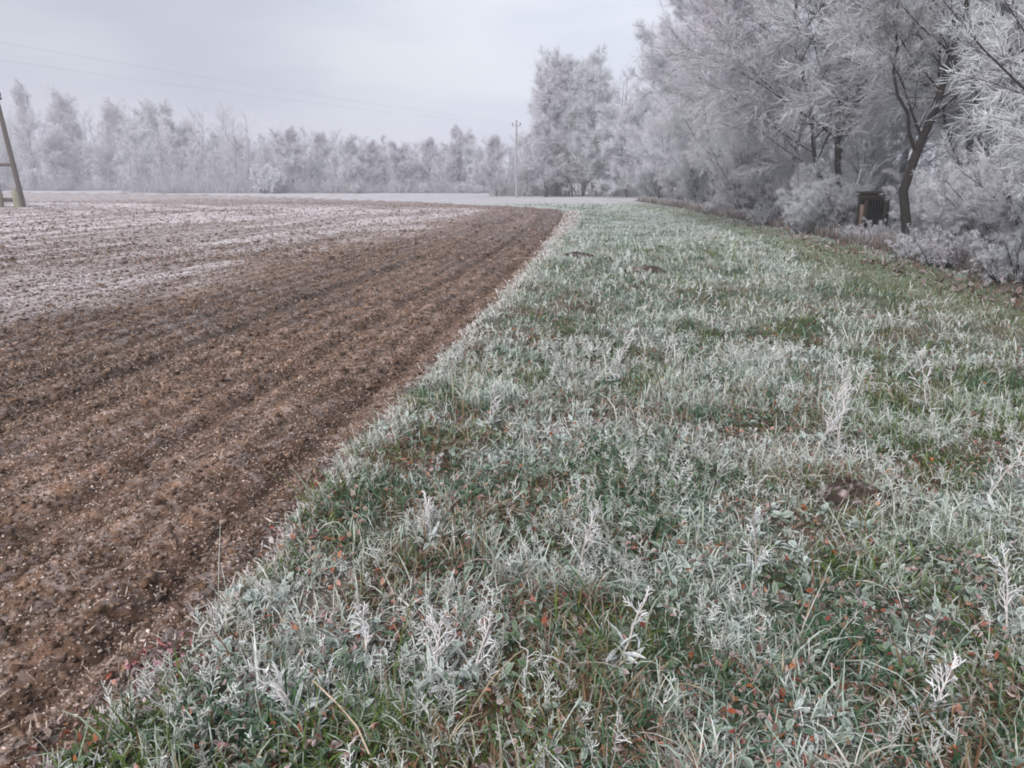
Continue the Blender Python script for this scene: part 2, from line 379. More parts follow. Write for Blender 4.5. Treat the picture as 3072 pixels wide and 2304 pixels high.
def rosettes(n, r0, r1):
    P, r = scatter(n, r0, r1, p=1.2); de = sdist(P, EDGE); ok = (de > .02) & (sdist(P, HEDGE) < 0) & (fbm(P[:, 0], P[:, 1], .9, 2, 91) > .36); P = P[ok]; n = len(P)
    m = 7; P = np.repeat(P, m, 0) + rng.normal(0, .012, (n * m, 2)); r = np.hypot(*P.T); f = frostmap(P, r); N_ = n * m
    sz = np.repeat(rng.uniform(.35, .95, n), m) * rng.uniform(.7, 1.2, N_)
    g = mixc((.03, .075, .03), (.09, .14, .05), np.repeat(rng.random(n), m))
    fr = np.clip(f * .8 + rng.normal(0, .2, N_), 0, 1)
    return leaves(P, gz(P) + rng.uniform(.0, .05, N_), .058 * sz, .024 * sz * rng.uniform(.7, 1.5, N_), rng.uniform(0, 6.28, N_), rng.normal(.35, .4, N_), rng.normal(0, .4, N_), rng.uniform(.1, .6, N_),
                  mixc(g, (.42, .50, .47), np.clip(fr * .65, 0, 1)), mixc(g, (.64, .67, .68), np.clip(fr + .12, 0, 1)))
o = obj('ground_foliage', Geo().add(*rosettes(3000, 1.6, 9)).build('ground_foliage', M_blade, 'Col', True)); tag(o, 'small frosted clover and dandelion leaves in the grass', 'foliage', kind='stuff')

# fallen leaves
def litter(n, r0, r1, cols, size, test, p=1.1):
    P, r = scatter(n, r0, r1, p=p); ok = test(P, r); P = P[ok]; n = len(P)
    c = np.asarray(cols)[rng.integers(0, len(cols), n)] * rng.uniform(.7, 1.3, (n, 1)); fr = np.clip(rng.normal(.18, .2, n), 0, .8)
    L = rng.uniform(.6, 1.3, n) * size
    return leaves(P, gz(P) + rng.uniform(0, .055, n), L, L * rng.uniform(.3, .8, n), rng.uniform(0, 6.28, n), rng.normal(.1, .6, n), rng.normal(0, .8, n), rng.uniform(-1.4, 1.6, n),
                  mixc(c, (.55, .5, .52), fr * .5), mixc(c, (.66, .60, .62), np.clip(fr * 1.3 + .05, 0, 1)))
RUST = [(.22, .055, .02), (.30, .10, .03), (.10, .05, .03), (.15, .09, .05), (.24, .16, .10), (.11, .06, .045), (.20, .045, .025)]
def t_leaf(P, r):
    return (sdist(P, EDGE) > -.15) & (rng.random(len(P)) < .12 + 1.8 * sst(.46, .60, fbm(P[:, 0], P[:, 1], .5, 3, 95)) * sst(14, 3, r))
def t_hedge(P, r):
    dh = -sdist(P, HEDGE); return (dh < 1.0) & (dh > -2.0)
G = Geo().add(*litter(34000, 1.6, 13, RUST, .027, t_leaf)).add(*litter(16000, 6, 34, [(.12, .055, .035), (.17, .10, .07), (.09, .05, .04)], .10, t_hedge))
o = obj('fallen_leaves', G.build('fallen_leaves', M_blade, 'Col', True)); tag(o, 'rusty brown fallen leaves lying among the frosted grass', 'leaves', kind='stuff')
def near(cx, cy, rad): return lambda P, r: np.hypot(P[:, 0] - cx, P[:, 1] - cy) < rad * rng.random(len(P)) ** .5
G = Geo().add(*litter(5000, 2.0, 3, [(.26, .03, .045), (.20, .025, .04), (.30, .08, .09)], .03, near(-1.22, 2.48, .14)))
o = obj('red_leaves', G.build('red_leaves', M_blade, 'Col', True)); tag(o, 'dark red leaves fallen where soil meets grass', 'leaves', kind='stuff')

# crumbled soil on the field
def clods(n, r0, r1, p, s0, s1):
    P, r = scatter(n, r0, r1, -44, 30, p=p); de = sdist(P, EDGE) + wob(P); ok = (de < -.01); P, r, de = P[ok], r[ok], de[ok]; n = len(P)
    s = np.exp(np.clip(rng.normal(0, .6, n), -1.2, 1.5)) * rng.uniform(s0, s1, n) * .5
    # squashed cube-ish lumps: 8 jittered corners
    cub = np.array([(a, b, c) for c in (-1, 1) for a, b in ((-1, -1), (1, -1), (1, 1), (-1, 1))], float) * .62
    Vv = cub[None] * (1 + rng.normal(0, .38, (n, 8, 3))) * s[:, None, None] * np.array([1, 1, .75]) * np.stack([rng.uniform(.7, 1.5, n), np.ones(n), np.ones(n)], 1)[:, None]
    a = rng.uniform(0, 6.28, n); b = rng.normal(0, .7, n); ca, sa, cb, sb = np.cos(a)[:, None], np.sin(a)[:, None], np.cos(b)[:, None], np.sin(b)[:, None]
    X = Vv[..., 0] * cb - Vv[..., 2] * sb; Z = Vv[..., 0] * sb + Vv[..., 2] * cb; Y = Vv[..., 1]
    V = np.stack([X * ca - Y * sa + P[:, :1], X * sa + Y * ca + P[:, 1:], Z + (gz(P) + s * .1)[:, None]], -1)
    f = np.array([(3, 2, 1, 0), (4, 5, 6, 7), (0, 1, 5, 4), (1, 2, 6, 5), (2, 3, 7, 6), (3, 0, 4, 7)])
    Q = (np.arange(n)[:, None, None] * 8 + f[None])
    c = mixc((.060, .033, .020), (.185, .112, .072), rng.random(n) ** 1.4)
    ds = sdist(P, STRIP); fa = sst(1.3, -2.0, ds + (fbm(P[:, 0], P[:, 1], 3, 3, 63) - .5) * 4); fur = .5 + .5 * np.sin((sdist(P, EDGE) + wob(P)) * 2 * math.pi / .31 + vn(P[:, 0], P[:, 1], 5, 3) * 1.5); band = fbm(np.clip(-sdist(P, EDGE), 0, 400), r * .06, .8, 3, 68)
    c = c * (.7 + .4 * fur + .3 * (band - .5))[:, None]
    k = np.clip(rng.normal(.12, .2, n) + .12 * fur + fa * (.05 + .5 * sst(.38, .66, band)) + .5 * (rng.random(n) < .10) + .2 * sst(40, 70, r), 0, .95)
    k = np.where(s > .010, k * .3, k)
    top = mixc(c, lerp(np.array((.68, .55, .48)), np.array((.56, .52, .53)), sst(.5, 1, fa)[:, None]), np.clip(k * 1.3, 0, 1)); bot = mixc(c, (.5, .42, .4), k * .3)
    Cc = np.stack([bot] * 4 + [top] * 4, 1)
    return V.reshape(-1, 3), Q.reshape(-1, 4), Cc.reshape(-1, 3)
G = Geo().add(*clods(190000, 2.0, 9, .9, .004, .0125)).add(*clods(130000, 6.5, 24, 1.1, .010, .022)).add(*clods(90000, 18, 80, 1.3, .020, .040))
o = obj('soil_rubble', G.build('soil_rubble', M_ground, 'Col')); tag(o, 'crumbled brown clods with frosty tops on the field', 'soil', kind='stuff')
def strawbits(n):
    P, r = scatter(n, 2, 26, -44, 20, p=1.2); ok = sdist(P, EDGE) + wob(P) < .05; P, r = P[ok], r[ok]; n = len(P); lod = np.clip(r / 5, 1, 6)
    c = mixc((.24, .17, .12), (.55, .48, .42), rng.random(n))
    return blades(P, gz(P) + .012, rng.uniform(.02, .06, n) * lod ** .6, rng.uniform(.003, .006, n) * lod, rng.normal(1.35, .2, n), rng.uniform(0, 6.28, n), rng.normal(0, .3, n), c, c, 3)
o = obj('stubble_litter', Geo().add(*strawbits(9000)).build('stubble_litter', M_blade, 'Col')); tag(o, 'pale broken straw bits lying on the soil', 'straw', kind='stuff')
# whitish rim of bent frosted grass where the turf meets the soil
def rim(n):
    u = rng.random(n) ** 1.7; yy = 1.2 + u * 42; xx = np.interp(yy, EDGE[:, 1][:12], EDGE[:, 0][:12]); P = np.stack([xx + rng.normal(.03, .055, n) * (1 + yy / 14), yy], 1)
    r = np.hypot(*P.T); clump = fbm(P[:, 0], P[:, 1], .22, 2, 99); ok = clump > .40; P, r = P[ok], r[ok]; n = len(P); lod = np.clip(r / 4, 1, 8) ** .85
    P[:, 0] -= wob(P) * .8
    c = mixc((.36, .27, .19), (.72, .66, .64), rng.random(n))
    return blades(P, gz(P) - .005, rng.uniform(.025, .075, n) * lod ** .3, rng.uniform(.004, .009, n) * lod, rng.normal(.9, .4, n), rng.normal(-math.pi / 2, 1.3, n), rng.normal(.8, .4, n), c * .7, mixc(c, (.84, .82, .83), rng.random(n)), 4)
o = obj('edge_grass', Geo().add(*rim(22000)).build('edge_grass', M_blade, 'Col')); tag(o, 'pale frosted grass hanging over the edge of the soil', 'grass', kind='stuff')

# ------------------------------------------------------------------ woody plants
def norm(v): return v / (np.linalg.norm(v, axis=-1, keepdims=True) + 1e-9)
def perp(T):
    a = norm(np.cross(T, rng.normal(size=T.shape))); return a
def walk(P0, D, L, k, up, wig, r0, r1):
    n = len(P0); pts = [P0]; d = D
    st = (L / (k - 1))[:, None]
    for _ in range(k - 1):
        pts.append(pts[-1] + d * st); d = norm(d + rng.normal(0, wig, d.shape) + np.array([0, 0, 1.]) * up)
    rad = r0[:, None] * (1 - np.linspace(0, 1, k))[None] + r1[:, None] * np.linspace(0, 1, k)[None]
    return np.stack(pts, 1), rad
def sprout(P, rad, cnt, t0, t1, ang, lf, k, up, wig, rf=.55, tip=.25, lmin=0, taper=.55, rmin=0):
    """cnt children on each parent path; taper makes the ones near its tip shorter"""
    n, kk, _ = P.shape; Lp = np.linalg.norm(np.diff(P, axis=1), axis=2).sum(1)
    t = (np.arange(cnt)[None] + rng.random((n, cnt))) / cnt; t = t0 + (t1 - t0) * t
    s = t * (kk - 1); i = np.minimum(s.astype(int), kk - 2); f = (s - i)[..., None]; ix = np.arange(n)[:, None]
    A, B = P[ix, i], P[ix, i + 1]; pos = A * (1 - f) + B * f; T = norm(B - A)
    pr = rad[ix, i] * (1 - f[..., 0]) + rad[ix, i + 1] * f[..., 0]
    a = rng.normal(ang, .22, t.shape)[..., None]
    D = norm(T * np.cos(a) + perp(T) * np.sin(a))
    L = Lp[:, None] * lf * (1 - taper * (t - t0) / (t1 - t0 + 1e-6)) * rng.uniform(.6, 1.25, t.shape) + lmin
    r0 = np.maximum(pr * rf, rmin)
    return walk(pos.reshape(-1, 3), D.reshape(-1, 3), L.ravel(), k, up, wig, r0.ravel(), (r0 * tip).ravel())
def shrub_mesh(name, h, spread, stems, c=(9, 8, 9), tw=.0075, twl=.16, woody=1.0):
    """many stems fanning up from the ground"""
    a = rng.uniform(0, 6.28, stems); q = rng.random(stems) ** .6; lean = q * spread
    P0 = np.stack([np.cos(a) * .35 * q, np.sin(a) * .35 * q, np.full(stems, -.1)], 1)
    D = norm(np.stack([np.cos(a) * lean, np.sin(a) * lean, np.ones(stems)], 1))
    L = h * rng.uniform(.6, 1.05, stems)
    P1, r1 = walk(P0, D, L, 7, -.02, .10, rng.uniform(.016, .034, stems) * woody, np.full(stems, .006))
    P2, r2 = sprout(P1, r1, c[0], .12, 1, .75, .34, 5, .05, .13, .5, .35, taper=.5)
    P3, r3 = sprout(P2, r2, c[1], .1, 1, .8, .42, 4, .0, .16, .6, .5, rmin=tw * .9)
    P4, r4 = sprout(P3, r3, c[2], .05, 1, .65, .36, 3, .04, .14, .9, .45, lmin=twl * .7, rmin=tw)
    w = Geo().add(*tubes(P1, r1, 5)).add(*tubes(P2, r2, 4))
    g = Geo()
    for PP, rr_, f in ((P3, r3, .45), (P4, r4, 1)):
        V, Qq = tubes(PP, rr_, 3); g.add(V, Qq, np.full(len(V), f))
    return w.build(name + ' stems', M_bark, smooth=True), g.build(name + ' twigs', M_twig, 'frost')
def tree_mesh(name, h, crown0, spread, limbs, c=(9, 8, 9), tw=.008, twl=.2, up=.06, trunk_r=None, path=None, lr=.42, bare=False, fm=1, ang=.95, forks=1):
    """single (or forked) trunk with limbs; a cloud of frosted twigs round them"""
    tr = trunk_r or h * .012
    if path is None:
        P1, r1 = walk(np.stack([rng.normal(0, .25 * (forks > 1), forks), rng.normal(0, .25 * (forks > 1), forks), np.full(forks, -.15)], 1),
                      norm(np.stack([rng.normal(0, .10 * forks ** .5, forks), rng.normal(0, .10 * forks ** .5, forks), np.ones(forks)], 1)), np.full(forks, h) * rng.uniform(.85, 1, forks), 9, .03, .055, np.full(forks, tr), np.full(forks, tr * .12))
    else:
        P1 = np.array(path, float)
        r1 = np.stack([tr * q_ * np.interp(np.linspace(0, 1, P1.shape[1]), [0, 1], [1, .38]) for q_ in (1.15, .75, .42)[:len(P1)]])
    P2, r2 = sprout(P1, r1, limbs, crown0, 1, ang, spread, 6, up, .10, lr, .25, taper=.55)
    P3, r3 = sprout(P2, r2, c[0], .10, 1, .75, .44, 5, up * .4, .13, .5, .35, taper=.45)
    P4, r4 = sprout(P3, r3, c[1], .06, 1, .68, .52, 4, .05, .14, .55, .5, lmin=twl * .5, rmin=tw * .8)
    P5, r5 = sprout(P4, r4, c[2], .03, 1, .62, .36, 3, .05, .14, .85, .5, lmin=twl * .7, rmin=tw * .9)
    w = Geo().add(*tubes(P1, r1, 8)).add(*tubes(P2, r2, 5))
    g = Geo()
    if bare: w.add(*tubes(P3, np.maximum(r3, tw * .8), 3))
    for PP, rr_, f in ((P3, np.maximum(r3, tw), .38), (P4, r4, .42 if bare else .6), (P5, r5, fm)):
        if bare and PP is P3: continue
        V, Qq = tubes(PP, rr_, 3); g.add(V, Qq, np.full(len(V), f))
    return w.build(name + ' trunk', M_bark, smooth=True), g.build(name + ' crown', M_twig, 'frost')
def plant(name, ms, x, y, s, rz, label, cat, group, parts, sz=None, zz=None):
    e = empty(name, (x, y, (g1(x, y) if zz is None else zz) - .02), rz); e.scale = (s, s, sz or s)
    tag(e, label, cat, group); obj(parts[0], ms[0], e); obj(parts[1], ms[1], e); return e
TP, BP = ('trunk', 'crown'), ('stem', 'twigs')

# fuzzy frosted sprigs all over the turf, too many to count
def sprigs(n, r0, r1, p, hh, tw):
    P, r = scatter(n, r0, r1, p=p); f = fbm(P[:, 0], P[:, 1], .35, 3, 131); ok = (sdist(P, EDGE) > -.03) & (sdist(P, HEDGE) < -2.1) & (f > rng.uniform(.44, .60, n)); P, r = P[ok], r[ok]; n = len(P)
    lod = np.clip(r / 4.5, 1, 5); a = rng.uniform(0, 6.28, n); l = np.abs(rng.normal(.25, .25, n))
    L = hh * rng.gamma(5, .2, n) * lod ** .45
    P1, r1_ = walk(np.concatenate([P, gz(P)[:, None]], 1), norm(np.stack([np.cos(a) * l, np.sin(a) * l, np.ones(n)], 1)), L, 5, -.03, .16, .0024 * lod, .0016 * lod)
    P2, r2 = sprout(P1, r1_, 9, .2, 1, .9, .33, 4, .03, .28, .9, .7, lmin=.006, taper=.5)
    g = Geo(); c = mixc((.40, .42, .36), (.90, .92, .90), rng.random(n) ** 1.2)
    V, Qq = tubes(P1, r1_, 3); g.add(V, Qq, np.repeat(c * .8, 15, 0)); V, Qq = tubes(P2, r2 * tw, 3); g.add(V, Qq, np.repeat(np.repeat(c, 9, 0), 12, 0)); return g
G = sprigs(10500, 1.6, 8, 1.0, .075, 1.2); g2 = sprigs(8500, 7, 30, 1.2, .065, 1.2)
G.add(np.concatenate(g2.V), np.concatenate(g2.Q), np.concatenate(g2.A))
o = obj('frosted_undergrowth', G.build('frosted_undergrowth', M_blade, 'Col')); tag(o, 'white fuzzy frosted sprigs all through the turf', 'undergrowth', kind='stuff')

# near kinds
shrubA = shrub_mesh('shrub', 4.2, .55, 36, (12, 10, 11), .0045, .18)
shrubB = shrub_mesh('wide shrub', 3.2, .85, 38, (12, 9, 11), .0045, .17)
lowbush = shrub_mesh('low bush', 1.3, .9, 26, (7, 7, 6), .005, .09, .6)
bigtree = tree_mesh('big tree', 12, .17, .50, 26, (12, 10, 12), .0072, .30, .05, .095, bare=True, path=[[(0, 0, -.2), (.15, 0, 1.2), (.05, .1, 2.6), (.3, 0, 4.0), (.2, .2, 5.6), (.5, .1, 7.2), (.35, 0, 9), (.5, 0, 10.5), (.6, 0, 12)], [(0, 0, -.2), (-.2, .1, 1.0), (-.6, .2, 2.2), (-.8, .3, 3.6), (-1.3, .4, 5.0), (-1.5, .4, 6.6), (-2.0, .3, 8), (-2.2, .3, 9.3), (-2.6, .2, 10.6)]])
airytree = tree_mesh('airy tree', 9, .2, .46, 24, (12, 10, 11), .0075, .28, .07, .09)
# the dark leaning tree with its forked bare top
k = 9
main = [(0, 0, -.2), (-.14, 0, .7), (-.24, .1, 1.4), (-.05, .1, 2.2), (.18, .05, 3.0), (.34, 0, 3.8), (.5, 0, 4.8), (.72, 0, 5.8), (.9, .1, 7.4)]
fork = [(.34, 0, 3.8), (.5, -.05, 4.1), (.72, -.1, 4.5), (.9, -.15, 4.9), (1.15, -.2, 5.4), (1.35, -.2, 5.9), (1.6, -.2, 6.5), (1.75, -.2, 7.1), (1.9, -.2, 7.8)]
for3 = [(-.05, .1, 2.2), (-.3, .0, 2.6), (-.42, -.1, 3.0), (-.7, -.1, 3.4), (-.8, .0, 3.9), (-.72, .1, 4.4), (-.85, .1, 4.9), (-.75, .1, 5.5), (-.8, .2, 6.1)]
leantree = tree_mesh('leaning tree', 8, .42, .25, 12, (7, 6, 5), .007, .17, .06, .105, bare=True, fm=.62, path=[main, fork, for3])

HG = 'frosted shrubs and trees of the hedge'
hedge = [  # kind, x, y, scale, rz, label
 ('b', 8.6, 9.2, 1.10, .3, 'frosted shrub at the right end of the hedge, nearest the viewer'),
 ('a', 9.6, 11.4, 1.25, 1.3, 'tall frosted shrub behind the nearest shrub at the right edge'),
 ('b', 9.3, 13.0, .78, 2.2, 'wide frosted shrub just right of the dark leaning tree'),
 ('a', 12.4, 15.0, 1.25, 4.0, 'tall pale shrub standing behind the wide shrub right of the leaning tree'),
 ('a', 12.2, 17.5, 1.75, 5.0, 'high frosted thicket behind and right of the dark leaning tree'),
 ('b', 9.95, 16.1, .80, .9, 'low rounded frosted shrub beside the foot of the leaning tree'),
 ('b', 10.4, 19.9, .62, 3.6, 'frosted shrub between the leaning tree and the dark hut'),
 ('b', 9.9, 25.2, .72, 1.7, 'frosted shrub left of the dark hut, hiding the foot of the big spreading tree'),
 ('a', 11.6, 27.4, .9, 2.7, 'frosted shrub close behind the dark hut'),
 ('b', 10.8, 29.0, .8, 1.9, 'pinkish frosted shrub left of the dark hut'),
 ('b', 11.2, 33.0, .9, .2, 'pinkish arching shrub at the start of the green strip'),
 ('a', 11.0, 38.0, 1.1, 5.6, 'pale frosted shrub beyond the green strip, under the wide tree'),
 ('b', 12.4, 43.0, 1.15, 4.4, 'rounded frosted shrub midway along the verge hedge'),
 ('a', 11.6, 50.0, 1.1, 2.4, 'frosted shrub below the rounded mid-distance tree'),
 ('b', 12.0, 57.0, 1.1, 3.3, 'frosted shrub with a dark foot near the far end of the verge'),
 ('b', 11.6, 65.0, 1.15, .8, 'last frosted shrub at the far end of the verge'),
]
for kd, x_, y_, s_, rz_, lab in hedge:
    plant('frosted_shrub', shrubA if kd == 'a' else shrubB, x_, y_, s_, rz_, lab, 'shrub', HG, BP)
plant('leaning_tree', leantree, 8.95, 18.3, 1, 0, 'dark leaning tree with a forked trunk rising above the frosted shrubs', 'tree', HG, TP)
near_trees = [
 (bigtree, 10.5, 27.0, 1.12, .2, 'big spreading frosted tree that leans out over the verge, top out of view'),
 (bigtree, 11.8, 21.5, 1.0, 2.6, 'tall frosted tree behind the dark leaning tree'),
 (airytree, 15.2, 16.0, 1.25, 1.0, 'frosted tree rising behind the shrubs at the right edge'),
 (airytree, 15.5, 20.5, 1.35, 4.2, 'frosted tree deep in the thicket at the far right'),
 (airytree, 11.2, 34.0, 1.3, 5.2, 'frosted tree directly left of the big spreading tree'),
 (bigtree, 15.5, 33.0, 1.15, 3.9, 'tall frosted tree behind the big spreading tree'),
 (airytree, 11.2, 45.5, 1.18, 3.0, 'rounded pale tree at mid-distance along the hedge'),
 (airytree, 10.6, 60.0, 1.05, .1, 'smaller pale tree next to the tall clump at the verge end'),
 (airytree, 16.5, 53.0, 1.05, 2.0, 'pale tree behind the rounded mid-distance tree'),
]
for ms, x_, y_, s_, rz_, lab in near_trees:
    plant('frosted_tree', ms, x_, y_, s_, rz_, lab, 'tree', HG, TP)
lows = [(7.9, 12.6, .75, 'low frosted bush at the hedge foot near the right edge'), (8.2, 15.2, .7, 'low frosted bush at the foot of the wide shrub'),
        (8.5, 17.0, .6, 'low bush just in front of the leaning tree'), (9.4, 21.3, .6, 'low frosted bush in front of the dark hut'),
        (9.2, 22.3, .42, 'frosted bush just left of the hut front'), (9.2, 25.5, .8, 'low reddish frosted bush where the green strip passes the hut'),
        (9.5, 30.5, .8, 'low frosted bush at the foot of the pinkish shrub'), (9.9, 40.0, .7, 'low frosted bush where the green strip fades out')]
for n_, (x_, y_, s_, lab) in enumerate(lows): plant('low_bush', lowbush, x_, y_, s_, n_ * 1.3, lab, 'bush', 'low bushes along the hedge foot', BP)

# dead stalks and brambles along the hedge foot, uncountable
def undergrowth(n):
    u = rng.random(n); yy = 5 + 60 * u ** 1.5; xh = np.interp(yy, HEDGE[:, 1], HEDGE[:, 0]); P = np.stack([xh + rng.gamma(2, .5, n) + .3, yy], 1); r = np.hypot(*P.T); lod = np.clip(r / 12, 1, 4)
    L = rng.uniform(.12, .5, n) * (.4 + fbm(P[:, 0], P[:, 1], 1.2, 2, 121)); br = rng.random(n) < .5
    c = np.where(br[:, None], mixc((.07, .04, .032), (.15, .08, .06), rng.random(n)), mixc((.15, .12, .09), (.25, .22, .18), rng.random(n)))
    c1 = mixc(c, (.74, .72, .76), np.clip(rng.normal(.15, .3, n) + .6 * sst(.3, 1.2, P[:, 0] - xh), 0, 1))
    return blades(P, gz(P) - .01, L, rng.uniform(.006, .013, n) * lod, rng.normal(.25, .25, n), rng.uniform(0, 6.28, n), rng.normal(.6, .5, n), c * .8, c1, 4)
o = obj('hedge_undergrowth', Geo().add(*undergrowth(42000)).build('hedge_undergrowth', M_blade, 'Col')); tag(o, 'brown frosted undergrowth along the hedge foot', 'undergrowth', kind='stuff')

# far kinds (thicker twigs: whole frosted sprays)
def far(name, **k_): return tree_mesh(name, **k_)
tall1 = far('tall slim tree', h=14, crown0=.10, spread=.34, limbs=28, c=(9, 6, 4), tw=.021, twl=.6, up=.17, trunk_r=.14, ang=.6)
tall2 = far('tall fan tree', h=14, crown0=.04, spread=.38, limbs=18, c=(9, 6, 4), tw=.021, twl=.6, up=.15, trunk_r=.11, ang=.55, forks=3)
tall3 = far('tall broad tree', h=13, crown0=.02, spread=.40, limbs=28, c=(10, 7, 5), tw=.021, twl=.6, up=.12, trunk_r=.13, ang=.65, forks=2)
mid1 = far('round tree', h=8, crown0=.04, spread=.50, limbs=26, c=(9, 7, 5), tw=.020, twl=.5, up=.09, trunk_r=.09)
mid2 = far('narrow tree', h=8, crown0=.03, spread=.46, limbs=22, c=(8, 6, 5), tw=.018, twl=.55, up=.12, trunk_r=.08, ang=.6)
mid3 = far('ragged tree', h=8, crown0=.04, spread=.52, limbs=18, c=(9, 7, 5), tw=.020, twl=.5, up=.12, trunk_r=.08, ang=.7, forks=2)
farbush = shrub_mesh('far bush', 3.0, .75, 26, (9, 7, 6), .022, .28)
ragbush = shrub_mesh('ragged bush', 3.4, .35, 11, (7, 6, 6), .022, .3)
CG = 'tall bare clump beyond the verge end'
for ms, x_, y_, s_, rz_, lab in [
 (tall3, 3.2, 84, .80, 0, 'left tree of the tall clump beyond the verge, with a dark straight trunk'),
 (tall2, 6.0, 85, .93, 1.0, 'tallest frosted tree, in the middle of the clump beyond the verge'),
 (tall3, 8.6, 83, .84, 2.2, 'right tree of the tall clump beyond the verge'),
 (tall3, 5.4, 89, .95, 3.0, 'frosted tree just behind the tall clump'),
 (tall3, 4.7, 86, .90, 4.4, 'frosted tree between the left and the tallest tree of the clump'),
 (tall3, 7.3, 87, .93, 5.4, 'frosted tree between the tallest and the right tree of the clump'),
 (mid1, 10.9, 78, 1.05, 4.0, 'low round tree right of the tall clump'),
 (mid3, 14.0, 76, 1.2, 5.0, 'round pale tree two trees right of the tall clump'),
 (mid2, -1.6, 86, .72, .5, 'small dark-stemmed tree left of the grey pole'),
 (mid2, 1.6, 88, .80, 1.5, 'slim tree between the grey pole and the tall clump'),
 (mid1, 18, 90, 1.2, 1.1, 'pale tree behind the trees at the verge end')]:
    plant('bare_tree', ms, x_, y_, s_, rz_, lab, 'tree', CG, TP, zz=0)
LG = 'frosted tree line behind the field'
line = [ # mesh,x,y,scale, label
 (mid1, -96, 148, 1.5, 'pale tree left of the timber pole, cut by the picture edge'),
 (tall1, -84.5, 148, 1.12, 'tallest frosted tree of the left wood, just right of the timber pole'),
 (tall2, -79.0, 151, 1.05, 'second tall tree of the left wood'),
 (tall1, -72.5, 149, .95, 'slim tree in the left wood, third of its tall ones'),
 (mid2, -68.5, 147, 1.55, 'narrow pointed tree in the middle of the left wood'),
 (tall2, -64.0, 150, .96, 'fan shaped tree in the right half of the left wood'),
 (tall1, -59.5, 146, .90, 'tree with a dark stem near the right end of the left wood'),
 (mid1, -55.5, 143, 1.35, 'round tree at the right end of the left wood'),
 (mid1, -75.5, 138, 1.15, 'lower round tree in front of the left wood'),
 (mid1, -62.0, 137, 1.20, 'lower rounded tree before the fan shaped one'),
 (mid2, -49.5, 140, 1.05, 'dark narrow tree where the tree line drops low'),
 (mid2, -45.0, 141, .98, 'small dusky tree in the low stretch of the tree line'),
 (mid2, -41.0, 141, .90, 'shortest dusky tree of the low stretch'),
 (mid2, -37.2, 138, .92, 'dusky tree at the right end of the low stretch'),
 (mid1, -30.0, 114, .95, 'pinkish round tree rising above the middle of the tree line'),
 (mid2, -26.0, 116, .88, 'narrow tree beside the pinkish round tree'),
 (mid2, -21.8, 110, .82, 'dark evergreen-looking tree in the middle of the tree line'),
 (mid1, -18.6, 112, .74, 'pale round tree right of the dark middle tree'),
 (mid1, -14.6, 112, .76, 'pale pinkish tree between the dark tree and the thin pointed one'),
 (mid2, -11.2, 114, .80, 'thin tree in the pale stretch of the tree line'),
 (mid2, -7.4, 113, .95, 'thin pointed tree taller than its pale neighbours'),
 (mid1, -4.2, 108, .68, 'low round pale tree near the grey pole')]
for n_, (ms, x_, y_, s_, lab) in enumerate(line): plant('distant_tree', {0: ms, 1: ms, 2: tall3 if ms in (tall1, tall2) else mid3}[n_ % 3], x_, y_, s_ * 1.08, n_ * 1.7, lab, 'tree', LG, TP, zz=0)
for n_ in range(30):
    x_ = -100 + n_ * 3.6 + rng.normal(0, 2.2); y_ = 134 if x_ < -52 else (133 if x_ < -34 else 105); y_ += rng.normal(0, 1.5)
    e = plant('distant_bush', farbush if n_ % 3 else ragbush, x_, y_ + rng.uniform(0, 6), rng.uniform(.35, 1.15), n_ * 2.1, 'low frosted bush along the far edge of the field', 'bush', 'bushes along the far field edge', BP, zz=0)
# the wood behind, one mass
def wood():
    g = Geo()
    xs = np.concatenate([rng.uniform(-150, -52, 170), rng.uniform(-54, 24, 150), rng.uniform(10, 60, 60)])
    ys = np.concatenate([rng.uniform(150, 178, 170), rng.uniform(117, 140, 150), rng.uniform(92, 130, 60)])
    hs = np.concatenate([rng.uniform(8, 15.5, 170), rng.uniform(4.5, 8.5, 150), rng.uniform(7, 13, 60)])
    n = len(xs)
    P1, r1 = walk(np.stack([xs, ys, np.full(n, -.2)], 1), norm(np.stack([rng.normal(0, .06, n), rng.normal(0, .06, n), np.ones(n)], 1)), hs, 6, .02, .04, hs * .013, hs * .002)
    V, Qq = tubes(P1, r1, 4); g.add(V, Qq, np.full(len(V), .25))
    P2, r2 = sprout(P1, r1, 26, .08, 1, .85, .30, 4, .08, .1, .5, .3, rmin=.02)
    V, Qq = tubes(P2, r2, 3); g.add(V, Qq, np.full(len(V), .5))
    P3, r3 = sprout(P2, r2, 15, .1, 1, .8, .40, 3, .05, .15, .9, .5, lmin=.30, rmin=.024)
    V, Qq = tubes(P3, r3, 3); g.add(V, Qq, np.full(len(V), .85))
    n = 620; sx = rng.uniform(-110, 20, n); sy = np.where(sx < -50, rng.uniform(134, 142, n), np.where(sx < -2, rng.uniform(107, 116, n), rng.uniform(85, 94, n))); m = 10
    a = rng.uniform(0, 6.28, n * m); Pq = np.stack([np.repeat(sx, m) + rng.normal(0, .6, n * m), np.repeat(sy, m) + rng.normal(0, .4, n * m), np.zeros(n * m)], 1)
    S1, q1 = walk(Pq, norm(np.stack([np.cos(a) * .4, np.sin(a) * .4, np.ones(n * m)], 1)), np.repeat(rng.gamma(4, .38, n), m) * rng.uniform(.6, 1.2, n * m), 4, 0, .15, np.full(n * m, .03), np.full(n * m, .015))
    V, Qq = tubes(S1, q1, 3); g.add(V, Qq, np.full(len(V), .45))
    S2, q2 = sprout(S1, q1, 7, .1, 1, .7, .4, 3, .02, .2, .9, .5); V, Qq = tubes(S2, q2, 3); g.add(V, Qq, np.full(len(V), .75))
    return g.build('distant wood', M_twig, 'frost')
o = obj('distant_woods', wood()); tag(o, 'hazy frosted wood behind the tree line', 'wood', kind='stuff')

